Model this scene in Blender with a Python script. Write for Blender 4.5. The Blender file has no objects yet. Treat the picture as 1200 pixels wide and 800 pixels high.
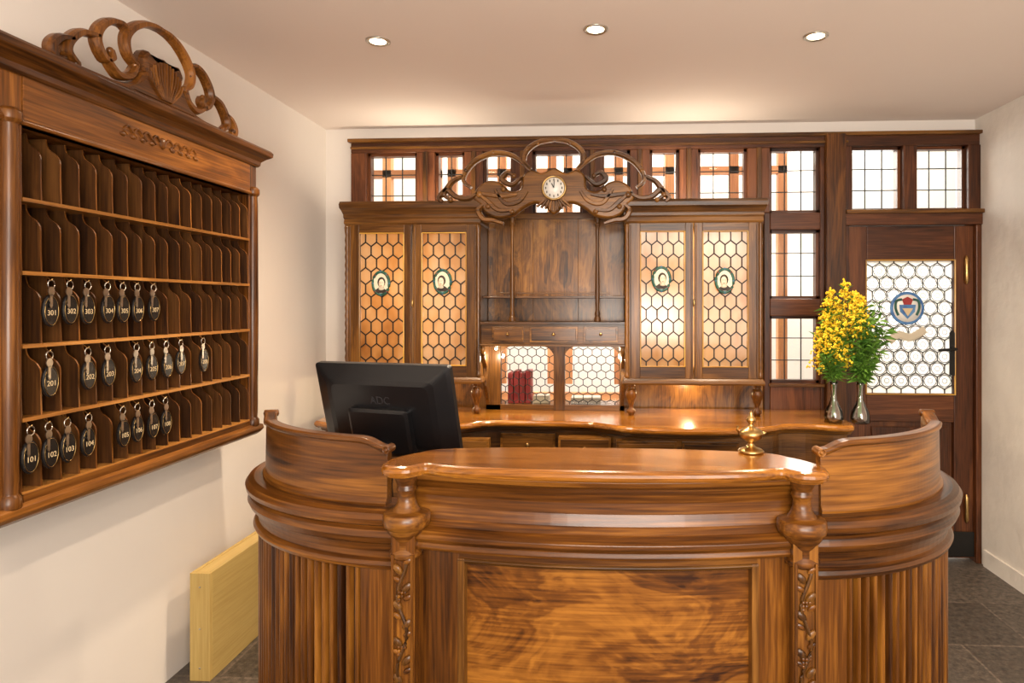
import bpy, math, random
from mathutils import Vector, Matrix
import bmesh
random.seed(7)
sin, cos, pi, rad = math.sin, math.cos, math.pi, math.radians
# ------------------------------------------------------------ survey helpers
F = 750.; TH = .055; H = 1.445; CX = 670.7; CY = 356.
def dr(px): return math.tan(math.atan((px-CX)/F)-TH)
def WY(px, py, Y):
    X = Y*dr(px); zf = -X*sin(TH)+Y*cos(TH); return X, H+(CY-py)/F*zf
def WX(px, py, X):
    Y = X/dr(px); zf = -X*sin(TH)+Y*cos(TH); return Y, H+(CY-py)/F*zf
def AX(px, Y): return WY(px, 0, Y)[0]

# ------------------------------------------------------------ materials
def newmat(name):
    m = bpy.data.materials.new(name); m.use_nodes = True
    nt = m.node_tree; b = nt.nodes['Principled BSDF']; return m, nt, b
def N(nt, t, **kw):
    n = nt.nodes.new(t)
    for k, v in kw.items():
        if k in n.inputs: n.inputs[k].default_value = v
        else: setattr(n, k, v)
    return n
def ramp(nt, stops):
    r = nt.nodes.new('ShaderNodeValToRGB'); e = r.color_ramp.elements
    while len(e) < len(stops): e.new(.5)
    for i, (p, c) in enumerate(stops): e[i].position = p; e[i].color = (*c, 1)
    return r
def math_(nt, op, a, b_=None, c=None):
    n = nt.nodes.new('ShaderNodeMath'); n.operation = op
    for i, v in enumerate((a, b_, c)):
        if v is None: continue
        if isinstance(v, (int, float)): n.inputs[i].default_value = v
        else: nt.links.new(v, n.inputs[i])
    return n.outputs[0]
def wood(name, dark, mid, light, rough=.3, coat=.5, scale=1., burr=False, fig=.16, vary=.2, knots=()):
    m, nt, b = newmat(name); L = nt.links.new
    at = N(nt, 'ShaderNodeAttribute', attribute_name='gco')
    av = N(nt, 'ShaderNodeAttribute', attribute_name='var')
    mp = N(nt, 'ShaderNodeMapping')
    mp.inputs['Scale'].default_value = (6*scale, 6*scale, (3.0 if burr else .7)*scale)
    L(at.outputs['Vector'], mp.inputs['Vector'])
    n1 = N(nt, 'ShaderNodeTexNoise', Scale=.9 if burr else 1.3, Detail=5., Roughness=.55, Distortion=1.6 if burr else .7)
    L(mp.outputs[0], n1.inputs['Vector'])
    rings = math_(nt, 'SINE', math_(nt, 'MULTIPLY', n1.outputs['Fac'], 46. if burr else 34.))
    mp2 = N(nt, 'ShaderNodeMapping'); mp2.inputs['Scale'].default_value = (170, 170, 6)
    L(at.outputs['Vector'], mp2.inputs['Vector'])
    n2 = N(nt, 'ShaderNodeTexNoise', Scale=1., Detail=3.); L(mp2.outputs[0], n2.inputs['Vector'])
    n3 = N(nt, 'ShaderNodeTexNoise', Scale=.35, Detail=5., Roughness=.6, Distortion=1.); L(mp.outputs[0], n3.inputs['Vector'])
    f = math_(nt, 'MULTIPLY_ADD', n1.outputs['Fac'], .9, math_(nt, 'MULTIPLY_ADD', rings, fig*.38, math_(nt, 'MULTIPLY_ADD', n2.outputs['Fac'], .65, math_(nt, 'MULTIPLY_ADD', n3.outputs['Fac'], 1.0, -.775))))
    if knots:
        tc = N(nt, 'ShaderNodeTexCoord'); sx = N(nt, 'ShaderNodeSeparateXYZ'); L(tc.outputs['Object'], sx.inputs[0])
        for kx, kz, st in knots:
            dx = math_(nt, 'MULTIPLY', math_(nt, 'SUBTRACT', sx.outputs[0], kx), .55)
            dz = math_(nt, 'MULTIPLY', math_(nt, 'SUBTRACT', sx.outputs[2], kz), 1.25)
            d = math_(nt, 'SQRT', math_(nt, 'ADD', math_(nt, 'MULTIPLY', dx, dx), math_(nt, 'MULTIPLY', dz, dz)))
            fo = math_(nt, 'EXPONENT', math_(nt, 'MULTIPLY', d, -16.))
            sn = math_(nt, 'SINE', math_(nt, 'MULTIPLY_ADD', n1.outputs['Fac'], 26., math_(nt, 'MULTIPLY', d, 170.)))
            f = math_(nt, 'MULTIPLY_ADD', math_(nt, 'MULTIPLY', fo, sn), .11*st, math_(nt, 'MULTIPLY_ADD', fo, -.26*st, f))
    r = ramp(nt, [(.22, dark), (.5, mid), (.8, light)]); L(f, r.inputs[0])
    hv = N(nt, 'ShaderNodeHueSaturation'); L(r.outputs[0], hv.inputs['Color'])
    vm = N(nt, 'ShaderNodeMapRange'); vm.inputs['To Min'].default_value = 1-vary; vm.inputs['To Max'].default_value = 1+vary
    L(av.outputs['Fac'], vm.inputs['Value']); L(vm.outputs[0], hv.inputs['Value'])
    L(hv.outputs[0], b.inputs['Base Color'])
    b.inputs['Roughness'].default_value = rough; b.inputs['Specular IOR Level'].default_value = .3
    b.inputs['Coat Weight'].default_value = coat; b.inputs['Coat Roughness'].default_value = .18
    bp = N(nt, 'ShaderNodeBump', Strength=.12, Distance=.002); L(n2.outputs['Fac'], bp.inputs['Height']); L(bp.outputs[0], b.inputs['Normal'])
    return m
def plain(name, col, rough=.5, metal=0., **kw):
    m, nt, b = newmat(name); b.inputs['Base Color'].default_value = (*col, 1)
    b.inputs['Roughness'].default_value = rough; b.inputs['Metallic'].default_value = metal
    for k, v in kw.items(): b.inputs[k.replace('_', ' ')].default_value = v
    return m
def noisy(name, c1, c2, scale=4., rough=.8, bump=.2, bdist=.004, bscale=30., metal=0.):
    m, nt, b = newmat(name); L = nt.links.new
    tc = N(nt, 'ShaderNodeTexCoord')
    n = N(nt, 'ShaderNodeTexNoise', Scale=scale, Detail=5.); L(tc.outputs['Object'], n.inputs['Vector'])
    r = ramp(nt, [(.3, c1), (.7, c2)]); L(n.outputs['Fac'], r.inputs[0]); L(r.outputs[0], b.inputs['Base Color'])
    n2 = N(nt, 'ShaderNodeTexNoise', Scale=bscale, Detail=4.); L(tc.outputs['Object'], n2.inputs['Vector'])
    bp = N(nt, 'ShaderNodeBump', Strength=bump, Distance=bdist); L(n2.outputs['Fac'], bp.inputs['Height']); L(bp.outputs[0], b.inputs['Normal'])
    b.inputs['Roughness'].default_value = rough; b.inputs['Metallic'].default_value = metal
    return m

M_desk = wood('walnut_desk', (.020,.0055,.0012), (.112,.036,.0042), (.29,.112,.015), .32, .24, .9, vary=.14)
M_top = wood('walnut_top', (.10,.030,.003), (.29,.102,.011), (.48,.20,.027), .17, .75, vary=.1)
M_burr = wood('walnut_burr', (.022,.006,.0015), (.120,.039,.005), (.28,.108,.015), .30, .3, 1.15, True, .20, knots=((.05,.66,1.),(-.2,.82,.35)))
M_cab = wood('walnut_cabinet', (.020,.007,.002), (.095,.036,.0055), (.22,.092,.016), .34, .25)
M_cabburr = wood('walnut_cabinet_panel', (.035,.013,.002), (.17,.066,.010), (.33,.145,.026), .3, .3, 1., True, .2)
M_carve = wood('walnut_carved', (.035,.013,.003), (.145,.057,.010), (.30,.13,.024), .32, .4)
M_dark = wood('mahogany_window', (.022,.006,.002), (.085,.025,.007), (.17,.055,.016), .4, .2)
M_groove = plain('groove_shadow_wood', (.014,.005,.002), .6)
M_rack = wood('walnut_rack', (.030,.009,.0022), (.130,.043,.0065), (.28,.105,.019), .34, .22)
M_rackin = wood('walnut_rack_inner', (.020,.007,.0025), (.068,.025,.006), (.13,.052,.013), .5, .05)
M_shelf = wood('oak_shelf_edge', (.15,.055,.011), (.33,.135,.028), (.50,.23,.055), .35, .3)
M_gold = wood('gilt_bead', (.26,.12,.015), (.46,.24,.035), (.68,.40,.07), .3, .5)
M_ply = wood('birch_plywood', (.50,.33,.10), (.60,.42,.14), (.68,.49,.18), .5, .1, .6, fig=.03)
M_outw = wood('pine_outer_window', (.40,.14,.05), (.60,.25,.10), (.75,.36,.15), .5, .1)
M_wall = noisy('plaster_warm', (.77,.71,.65), (.81,.755,.695), 1.5, .9, .15, .004, 18.)
M_wallr = noisy('plaster_rough', (.76,.71,.65), (.84,.79,.72), 6., .9, .5, .01, 14.)
M_ceil = noisy('ceiling_paint', (.85,.745,.675), (.87,.775,.705), 1., .75, .05, .003, 10.)
M_lead = plain('lead_came', (.025,.02,.016), .5, .4)
M_black = plain('black_plastic', (.008,.008,.009), .28)
M_black2 = plain('black_plastic_matte', (.016,.016,.018), .55)
M_brass = noisy('aged_brass', (.42,.26,.09), (.62,.42,.17), 40., .28, .1, .001, 60., 1.)
M_steel = plain('steel', (.6,.56,.5), .28, 1.)
M_tag = plain('key_tag_black', (.012,.010,.009), .25)
M_ink = plain('numeral_gold', (.60,.46,.27), .5)
M_white = plain('white_enamel', (.85,.83,.78), .3)
M_iron = plain('wrought_iron', (.02,.018,.016), .5, .6)
M_green = noisy('leaf_green', (.045,.14,.012), (.15,.30,.035), 20., .5)
M_yellow = noisy('goldenrod_yellow', (.80,.48,.01), (.95,.72,.04), 30., .6)
M_red = plain('book_red', (.30,.02,.02), .5)
M_book = plain('book_cream', (.55,.48,.36), .6)
M_wreath = noisy('wreath_green', (.008,.05,.03), (.02,.12,.09), 60., .4)
M_blue = noisy('enamel_blue', (.03,.10,.30), (.10,.26,.5), 30., .4)
M_skin = plain('portrait_skin', (.80,.62,.46), .6)
M_hair = plain('portrait_hair', (.03,.018,.012), .6)
M_portbg = plain('portrait_ground', (.70,.66,.50), .5)

def glassmat(name, col, gl=.12, rough=.02):
    m = bpy.data.materials.new(name); m.use_nodes = True; nt = m.node_tree; nt.nodes.clear(); L = nt.links.new
    o = N(nt, 'ShaderNodeOutputMaterial'); t = N(nt, 'ShaderNodeBsdfTransparent'); t.inputs[0].default_value = (*col, 1)
    g = N(nt, 'ShaderNodeBsdfGlossy', Roughness=rough)
    fr = N(nt, 'ShaderNodeFresnel', IOR=1.45)
    mm = N(nt, 'ShaderNodeMath', operation='ADD'); mm.inputs[1].default_value = gl*.3; L(fr.outputs[0], mm.inputs[0])
    mx = N(nt, 'ShaderNodeMixShader'); L(mm.outputs[0], mx.inputs[0]); L(t.outputs[0], mx.inputs[1]); L(g.outputs[0], mx.inputs[2])
    L(mx.outputs[0], o.inputs[0]); return m
M_glass = glassmat('window_glass', (.94,.95,.93))
M_vase = glassmat('vase_glass', (.97,.98,.97), .35)
def stained(name, cols, scale=5., trans=.85):
    m = bpy.data.materials.new(name); m.use_nodes = True; nt = m.node_tree; nt.nodes.clear(); L = nt.links.new
    o = N(nt, 'ShaderNodeOutputMaterial')
    at = N(nt, 'ShaderNodeAttribute', attribute_name='var'); tc = N(nt, 'ShaderNodeTexCoord')
    mp = N(nt, 'ShaderNodeMapping'); mp.inputs['Scale'].default_value = (1.3, 1, .7); L(tc.outputs['Object'], mp.inputs['Vector'])
    n = N(nt, 'ShaderNodeTexNoise', Scale=scale, Detail=3.); L(mp.outputs[0], n.inputs['Vector'])
    s = math_(nt, 'MULTIPLY_ADD', n.outputs['Fac'], 2.4, -.76)
    a = math_(nt, 'MULTIPLY_ADD', at.outputs['Fac'], .30, s)
    k = len(cols); r = ramp(nt, [(i/(k-1), c) for i, c in enumerate(cols)]); L(a, r.inputs[0])
    t = N(nt, 'ShaderNodeBsdfTranslucent'); L(r.outputs[0], t.inputs[0])
    d = N(nt, 'ShaderNodeBsdfDiffuse'); L(r.outputs[0], d.inputs[0])
    mx = N(nt, 'ShaderNodeMixShader'); mx.inputs[0].default_value = trans; L(d.outputs[0], mx.inputs[1]); L(t.outputs[0], mx.inputs[2])
    g = N(nt, 'ShaderNodeBsdfGlossy', Roughness=.12)
    m2 = N(nt, 'ShaderNodeMixShader'); m2.inputs[0].default_value = .06; L(mx.outputs[0], m2.inputs[1]); L(g.outputs[0], m2.inputs[2])
    L(m2.outputs[0], o.inputs[0]); return m
M_amber = stained('amber_leaded_glass', [(.42,.22,.07), (.74,.52,.25), (.91,.79,.54), (.95,.91,.78)], 4.)
M_bull = stained('bullseye_glass', [(.72,.72,.62), (.88,.88,.82), (.95,.95,.92)], 6.)
def emis(name, col, s):
    m = bpy.data.materials.new(name); m.use_nodes = True; nt = m.node_tree; nt.nodes.clear()
    o = N(nt, 'ShaderNodeOutputMaterial'); e = N(nt, 'ShaderNodeEmission', Strength=s); e.inputs[0].default_value = (*col, 1)
    nt.links.new(e.outputs[0], o.inputs[0]); return m
M_bulb = emis('lamp_bulb', (1., .82, .55), 14.)

def floor_mat():
    m, nt, b = newmat('slate_tiles'); L = nt.links.new
    tc = N(nt, 'ShaderNodeTexCoord')
    br = N(nt, 'ShaderNodeTexBrick', Scale=1.)
    br.inputs['Brick Width'].default_value = .6; br.inputs['Row Height'].default_value = .4; br.inputs['Mortar Size'].default_value = .005
    br.inputs['Color1'].default_value = (.050,.043,.037, 1); br.inputs['Color2'].default_value = (.095,.082,.070, 1); br.inputs['Mortar'].default_value = (.12,.10,.085, 1)
    L(tc.outputs['Object'], br.inputs['Vector'])
    n = N(nt, 'ShaderNodeTexNoise', Scale=38., Detail=10., Roughness=.8); L(tc.outputs['Object'], n.inputs['Vector'])
    r = ramp(nt, [(.36, (.30,.30,.30)), (.64, (1.9,1.75,1.6))]); L(n.outputs['Fac'], r.inputs[0])
    mx = N(nt, 'ShaderNodeMix', data_type='RGBA', blend_type='MULTIPLY'); mx.inputs[0].default_value = 1.
    L(br.outputs['Color'], mx.inputs[6]); L(r.outputs[0], mx.inputs[7]); L(mx.outputs[2], b.inputs['Base Color'])
    bp = N(nt, 'ShaderNodeBump', Strength=.4, Distance=.004); L(n.outputs['Fac'], bp.inputs['Height']); L(bp.outputs[0], b.inputs['Normal'])
    b.inputs['Roughness'].default_value = .45; return m
M_floor = floor_mat()

# ------------------------------------------------------------ mesh builder
def empty(name):
    e = bpy.data.objects.new(name, None); bpy.context.collection.objects.link(e); return e
def crom(pts, n=8, closed=False):
    P = [Vector(p) for p in pts]; out = []; k = len(P)
    rng = range(k if closed else k-1)
    for i in rng:
        if closed: a, b, c, d = P[(i-1) % k], P[i], P[(i+1) % k], P[(i+2) % k]
        else: a, b, c, d = P[max(i-1, 0)], P[i], P[i+1], P[min(i+2, k-1)]
        for j in range(n):
            t = j/n; out.append(.5*((2*b)+(c-a)*t+(2*a-5*b+4*c-d)*t*t+(3*b-a-3*c+d)*t**3))
    if not closed: out.append(P[-1])
    return out
def pl(plane, u, v, w):
    return (u, w, v) if plane == 'xz' else (w, u, v) if plane == 'yz' else (u, v, w)
class B:
    def __init__(s): s.v = []; s.f = []; s.fm = []; s.fs = []; s.mats = []; s.g = []; s.var = []
    def add(s, vs, fs, mat, smooth=False, grain=None, gco=None, var=None):
        if mat not in s.mats: s.mats.append(mat)
        mi = s.mats.index(mat); o = len(s.v); s.v += [tuple(p) for p in vs]
        for f in fs: s.f.append([i+o for i in f]); s.fm.append(mi); s.fs.append(smooth)
        ro = (random.uniform(0, 9), random.uniform(0, 9), random.uniform(0, 9))
        if gco is None:
            if grain is None:
                e = [max(p[i] for p in vs)-min(p[i] for p in vs) for i in range(3)]; grain = 'xyz'[e.index(max(e))]
            pm = {'x': (1, 2, 0), 'y': (2, 0, 1), 'z': (0, 1, 2)}[grain]
            gco = [(p[pm[0]], p[pm[1]], p[pm[2]]) for p in vs]
        s.g += [(a+ro[0], b+ro[1], c+ro[2]) for a, b, c in gco]
        vr = random.random() if var is None else var
        s.var += [vr]*len(vs)
    def box(s, x0, x1, y0, y1, z0, z1, mat, **k):
        x0, x1 = min(x0, x1), max(x0, x1); y0, y1 = min(y0, y1), max(y0, y1); z0, z1 = min(z0, z1), max(z0, z1)
        vs = [(x, y, z) for x in (x0, x1) for y in (y0, y1) for z in (z0, z1)]
        s.add(vs, [(0,1,3,2),(4,6,7,5),(0,4,5,1),(2,3,7,6),(0,2,6,4),(1,5,7,3)], mat, **k)
    def prism(s, pts, a0, a1, mat, plane='xz', **k):
        n = len(pts); vs = [pl(plane, p[0], p[1], a0) for p in pts]+[pl(plane, p[0], p[1], a1) for p in pts]
        fs = [tuple(range(n)), tuple(range(2*n-1, n-1, -1))]+[(i, (i+1) % n, (i+1) % n+n, i+n) for i in range(n)]
        s.add(vs, fs, mat, **k)
    def slab(s, pts, levels, mat, plane='xy', smooth=False, **k):
        n = len(pts); P = [Vector((p[0], p[1])) for p in pts]
        ar = sum(P[i].x*P[(i+1) % n].y-P[(i+1) % n].x*P[i].y for i in range(n)); sg = 1 if ar > 0 else -1
        nm = []
        for i in range(n):
            t = (P[(i+1) % n]-P[i-1]); t.normalize(); nm.append(Vector((-t.y, t.x))*sg)
        vs = []
        for ins, w in levels:
            for i in range(n):
                q = P[i]+nm[i]*ins; vs.append(pl(plane, q.x, q.y, w))
        fs = [tuple(range(n)), tuple(range(len(vs)-1, len(vs)-n-1, -1))]
        for l in range(len(levels)-1):
            fs += [(l*n+i, l*n+(i+1) % n, (l+1)*n+(i+1) % n, (l+1)*n+i) for i in range(n)]
        s.add(vs, fs, mat, smooth, **k)
    def ribbon(s, path, wid, a0, a1, mat, plane='xz', n=7, **k):
        P = crom([Vector((p[0], p[1])) for p in path], n); m = len(P); vs = []
        af, ab = a0, a1
        for i, p in enumerate(P):
            t = (P[min(i+1, m-1)]-P[max(i-1, 0)]); t.normalize(); q = Vector((-t.y, t.x)); f = i/(m-1)
            w = wid(f) if callable(wid) else wid
            mid = af+(ab-af)*.45
            for c, d in ((-w, ab), (-w, mid), (-.55*w, af), (.55*w, af), (w, mid), (w, ab)):
                r = p+q*c; vs.append(pl(plane, r.x, r.y, d))
        fs = [tuple(range(6)), tuple(range(len(vs)-1, len(vs)-7, -1))]
        for i in range(m-1):
            fs += [(i*6+j, i*6+(j+1) % 6, (i+1)*6+(j+1) % 6, (i+1)*6+j) for j in range(6)]
        s.add(vs, fs, mat, **k)
    def lathe(s, c, prof, mat, n=20, mtx=None, sy=1., smooth=True, **k):
        vs = []; c = Vector(c)
        for r, z in prof:
            for i in range(n):
                a = 2*pi*i/n; p = Vector((r*cos(a), r*sin(a)*sy, z))
                if mtx: p = mtx @ p
                vs.append(c+p)
        fs = []
        for l in range(len(prof)-1):
            fs += [(l*n+i, l*n+(i+1) % n, (l+1)*n+(i+1) % n, (l+1)*n+i) for i in range(n)]
        fs += [tuple(range(n)), tuple(range(len(vs)-1, len(vs)-n-1, -1))]
        s.add(vs, fs, mat, smooth, **k)
    def ball(s, c, r, mat, sc=(1, 1, 1), n=10, m=6, mtx=None):
        pr = [(max(sin(pi*i/m), .02)*r, -cos(pi*i/m)*r) for i in range(m+1)]
        S = Matrix.Diagonal((*sc,)); mt = (mtx @ S) if mtx else S
        s.lathe(c, pr, mat, n, mt)
    def tube(s, pts, r, mat, n=8, closed=False, smooth=True, **k):
        P = [Vector(p) for p in pts]; m = len(P); vs = []
        up = Vector((0, 0, 1)); 
        for i, p in enumerate(P):
            if closed: t = P[(i+1) % m]-P[i-1]
            else: t = P[min(i+1, m-1)]-P[max(i-1, 0)]
            t.normalize()
            a = t.cross(up)
            if a.length < .2: a = t.cross(Vector((1, .3, 0)))
            a.normalize(); b = t.cross(a); rr = r(i/(m-1)) if callable(r) else r
            for j in range(n):
                an = 2*pi*j/n; vs.append(p+a*rr*cos(an)+b*rr*sin(an))
        fs = []
        for i in range(m if closed else m-1):
            i2 = (i+1) % m
            fs += [(i*n+j, i*n+(j+1) % n, i2*n+(j+1) % n, i2*n+j) for j in range(n)]
        if not closed: fs += [tuple(range(n)), tuple(range(len(vs)-1, len(vs)-n-1, -1))]
        s.add(vs, fs, mat, smooth, **k)
    def sweep(s, path, prof, mat, closed=True, vert=False, smooth=False, prof_fn=None):
        P = [Vector((p[0], p[1])) for p in path]; m = len(P); vs = []; gc = []; Lh = 0; k = len(prof)
        for i, p in enumerate(P):
            t1 = (P[i]-P[i-1]).normalized() if i > 0 else None
            t2 = (P[i+1]-P[i]).normalized() if i < m-1 else None
            t1 = t1 or t2; t2 = t2 or t1
            n1 = Vector((t1.y, -t1.x)); n2 = Vector((t2.y, -t2.x)); mm = (n1+n2).normalized()
            mm = mm/max(mm.dot(n1), .5)
            if i: Lh += (P[i]-P[i-1]).length
            pr = prof_fn(i/(m-1), prof) if prof_fn else prof
            for o, z in pr:
                q = p+mm*o; vs.append((q.x, q.y, z)); gc.append((Lh, o, z) if vert else (z, o, Lh))
        fs = []
        for i in range(m-1):
            for j in range(k if closed else k-1):
                fs.append((i*k+j, i*k+(j+1) % k, (i+1)*k+(j+1) % k, (i+1)*k+j))
        if closed: fs += [tuple(range(k)), tuple(range(len(vs)-1, len(vs)-k-1, -1))]
        s.add(vs, fs, mat, smooth, gco=gc)
    def build(s, name, parent=None, bevel=0.):
        me = bpy.data.meshes.new(name); me.from_pydata(s.v, [], s.f)
        for m in s.mats: me.materials.append(m)
        me.polygons.foreach_set('material_index', s.fm); me.polygons.foreach_set('use_smooth', s.fs)
        a = me.attributes.new('gco', 'FLOAT_VECTOR', 'POINT'); a.data.foreach_set('vector', [c for g in s.g for c in g])
        a = me.attributes.new('var', 'FLOAT', 'POINT'); a.data.foreach_set('value', s.var)
        bm = bmesh.new(); bm.from_mesh(me); bmesh.ops.recalc_face_normals(bm, faces=bm.faces); bm.to_mesh(me); bm.free()
        me.update()
        o = bpy.data.objects.new(name, me); bpy.context.collection.objects.link(o)
        if parent: o.parent = parent
        if bevel:
            b = o.modifiers.new('bevel', 'BEVEL'); b.width = bevel; b.segments = 2; b.limit_method = 'ANGLE'; b.angle_limit = rad(40)
            b.use_clamp_overlap = True
        return o

def clip_seg(a, b, x0, x1, z0, z1):
    t0, t1 = 0., 1.; dx, dz = b[0]-a[0], b[1]-a[1]
    for p, q in ((-dx, a[0]-x0), (dx, x1-a[0]), (-dz, a[1]-z0), (dz, z1-a[1])):
        if abs(p) < 1e-9:
            if q < 0: return None
        else:
            r = q/p
            if p < 0: t0 = max(t0, r)
            else: t1 = min(t1, r)
    if t1-t0 < 1e-4: return None
    return (a[0]+dx*t0, a[1]+dz*t0), (a[0]+dx*t1, a[1]+dz*t1)
def clip_poly(poly, x0, x1, z0, z1):
    for ax, lim, sg in ((0, x0, 1), (0, x1, -1), (1, z0, 1), (1, z1, -1)):
        out = []
        for i in range(len(poly)):
            p, q = poly[i-1], poly[i]; ip = (p[ax]-lim)*sg >= 0; iq = (q[ax]-lim)*sg >= 0
            if ip != iq:
                t = (lim-p[ax])/(q[ax]-p[ax]); out.append((p[0]+(q[0]-p[0])*t, p[1]+(q[1]-p[1])*t))
            if iq: out.append(q)
        poly = out
        if not poly: return poly
    return poly
def bar(b, p, q, w, y0, y1, mat):
    d = Vector((q[0]-p[0], q[1]-p[1])); 
    if d.length < 1e-5: return
    d.normalize(); n = Vector((-d.y, d.x))*w/2
    b.prism([(p[0]+n.x, p[1]+n.y), (q[0]+n.x, q[1]+n.y), (q[0]-n.x, q[1]-n.y), (p[0]-n.x, p[1]-n.y)], y0, y1, mat)
def hexpane(b, x0, x1, z0, z1, y, w, h, glass, lead=M_lead, lw=.006, cells=True):
    bb = h/2; a = bb*.5; pitch = a+bb
    nx = round((x1-x0)/w); w = (x1-x0)/nx
    for r in range(-1, int((z1-z0)/pitch)+3):
        for c in range(-1, nx+2):
            cx = x0+(c+(.5 if r % 2 else 0))*w; cz = z0+r*pitch
            hx = [(cx-w/2, cz-a), (cx, cz-bb), (cx+w/2, cz-a), (cx+w/2, cz+a), (cx, cz+bb), (cx-w/2, cz+a)]
            if cells:
                cp = clip_poly(hx, x0, x1, z0, z1)
                if len(cp) >= 3: b.add([(p[0], y, p[1]) for p in cp], [tuple(range(len(cp)))], glass)
            for i in (0, 1, 2):
                sgm = clip_seg(hx[i], hx[i+1], x0, x1, z0, z1)
                if sgm: bar(b, sgm[0], sgm[1], lw, y-.004, y+.004, lead)
    if not cells: b.add([(x0, y, z0), (x1, y, z0), (x1, y, z1), (x0, y, z1)], [(0, 1, 2, 3)], glass)

# ------------------------------------------------------------ room shell
XL, XR, YB, ZC, YF = -1.686, 2.08, 3.75, 2.49, -2.6
b = B(); b.box(XL-.1, XR+.1, YF, 6., -.1, 0, M_floor); b.build('floor')
b = B(); b.box(XL-.1, XR+.1, YF, YB+.2, ZC, ZC+.1, M_ceil); b.build('ceiling')
b = B(); b.box(XL-.1, XL, YF, YB+.2, 0, ZC, M_wall); b.build('wall_left')
b = B(); b.box(XR, XR+.1, YF, YB+.2, 0, ZC, M_wallr); b.build('wall_right')
ZT = 2.405; XW0 = AX(415, YB); XD = AX(987, YB)
b = B(); b.box(XL, XW0, YB, YB+.15, 0, ZC, M_wall); b.box(XW0, XR, YB, YB+.15, ZT, ZC, M_wall); b.build('wall_back')
b = B(); b.box(XR-.012, XR, 0, YB-.1, 0, .09, M_wallr); b.build('baseboard_right')
b = B(); b.box(-3, 3.5, 5.0, 5.1, 0, 3.2, plain('outer_wall_white', (.86,.82,.74), .9)); b.build('wall_outer')

# ------------------------------------------------------------ glazed partition
top_w = [(433,491),(512,546),(568,602),(625,683),(705,738),(761,795),(817,874),(900,958)]
zt, zb = 2.335, 1.965
tr = B()
YF0 = YB-.05
X_hl, X_hr = AX(583, 3.66), AX(731, 3.66)
z_h0, z_h1 = .87, 1.215
tr.box(XW0, XR, YF0, YB+.06, zt, ZT, M_dark)
tr.box(XW0, AX(893, YB), YF0, YB+.06, 1.90, zb, M_dark)
xs = [XW0]
for a, c in top_w: xs += [AX(a, YB), AX(c, YB)]
for i in range(0, len(xs)-1, 2):
    tr.box(xs[i], xs[i+1], YF0, YB+.06, zb, zt, M_dark)
    if i: tr.box((xs[i]+xs[i+1])/2-.014, (xs[i]+xs[i+1])/2+.014, YF0-.012, YF0, zb, zt, M_cab)
tr.box(XW0-.01, XR, YF0-.03, YF0+.01, ZT-.012, ZT+.008, M_cab)
tr.box(XW0, AX(990, YB), YF0-.012, YF0, zt+.02, zt+.035, M_cab)
xe = AX(893, YB)
tr.box(XW0, X_hl, YB-.03, YB+.03, 0, 1.9, M_cabburr, grain='z')
tr.box(X_hr, xe, YB-.03, YB+.03, 0, 1.9, M_cabburr, grain='z')
tr.box(X_hl, X_hr, YB-.03, YB+.03, z_h1, 1.9, M_cabburr, grain='z')
tr.box(X_hl, X_hr, YB-.03, YB+.03, 0, z_h0, M_cabburr, grain='z')
c0, c1 = AX(900, YB), AX(958, YB); zz = [(1.474, 1.867), (.994, 1.376)]
tr.box(xe, c0, YF0, YB+.06, 0, zb, M_dark)
tr.box(c1, AX(963, YB), YF0, YB+.06, 0, zt, M_dark)
tr.box(c0, c1, YF0, YB+.06, 1.867, zb, M_dark); tr.box(c0, c1, YF0, YB+.06, 1.376, 1.474, M_dark); tr.box(c0, c1, YF0, YB+.06, 0, .994, M_dark)
tr.box(AX(963, YB), AX(985, YB), YF0-.04, YB+.06, 0, 2.40, M_rack, var=.1)
tr.box(AX(898, YB), c1+.02, YF0-.02, YF0, .975, .992, M_cab)
dj0, dj1 = AX(985, YB), XR
zdt = 1.887
tr.box(dj0, AX(994, YB), YF0-.01, YB+.06, zdt, zt, M_dark); tr.box(AX(1053, YB), AX(1069, YB), YF0-.01, YB+.06, 1.96, zt, M_dark)
tr.box(AX(1128, YB), dj1, YF0-.01, YB+.06, 1.96, zt, M_dark); tr.box(dj0, dj1, YF0-.03, YB+.06, zdt, 1.965, M_dark)
tr.box(dj0, dj1, YF0-.05, YF0-.02, 1.95, 1.972, M_cab)
tr.box(AX(1136, YB), dj1, YF0-.02, YB+.06, 0, zdt, M_dark); tr.box(dj0, AX(990, YB), YF0-.02, YB+.06, 0, zdt, M_dark)
tr.build('trim_1', bevel=.004)
wins = [(AX(a, YB), AX(c, YB), zb, zt) for a, c in top_w]+[(c0, c1, z0, z1) for z0, z1 in zz]
wins += [(AX(994, YB), AX(1053, YB), 1.972, zt), (AX(1069, YB), AX(1128, YB), 1.972, zt)]
for i, (x0, x1, z0, z1) in enumerate(wins):
    w = B(); fr = .016; y0, y1 = YB-.02, YB+.03
    w.box(x0, x0+fr, y0, y1, z0, z1, M_dark); w.box(x1-fr, x1, y0, y1, z0, z1, M_dark)
    w.box(x0, x1, y0, y1, z0, z0+fr, M_dark); w.box(x0, x1, y0, y1, z1-fr, z1, M_dark)
    w.add([(x0, YB+.01, z0), (x1, YB+.01, z0), (x1, YB+.01, z1), (x0, YB+.01, z1)], [(0, 1, 2, 3)], M_glass)
    nv = 3 if x1-x0 > .25 else 2
    for k in range(1, nv): w.box(x0+(x1-x0)*k/nv-.0025, x0+(x1-x0)*k/nv+.0025, YB-.002, YB+.006, z0, z1, M_lead)
    nh = 3
    for k in range(1, nh): w.box(x0, x1, YB-.002, YB+.006, z0+(z1-z0)*k/nh-.0025, z0+(z1-z0)*k/nh+.0025, M_lead)
    w.build('window_%d' % (i+1))
ow = B()
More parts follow.
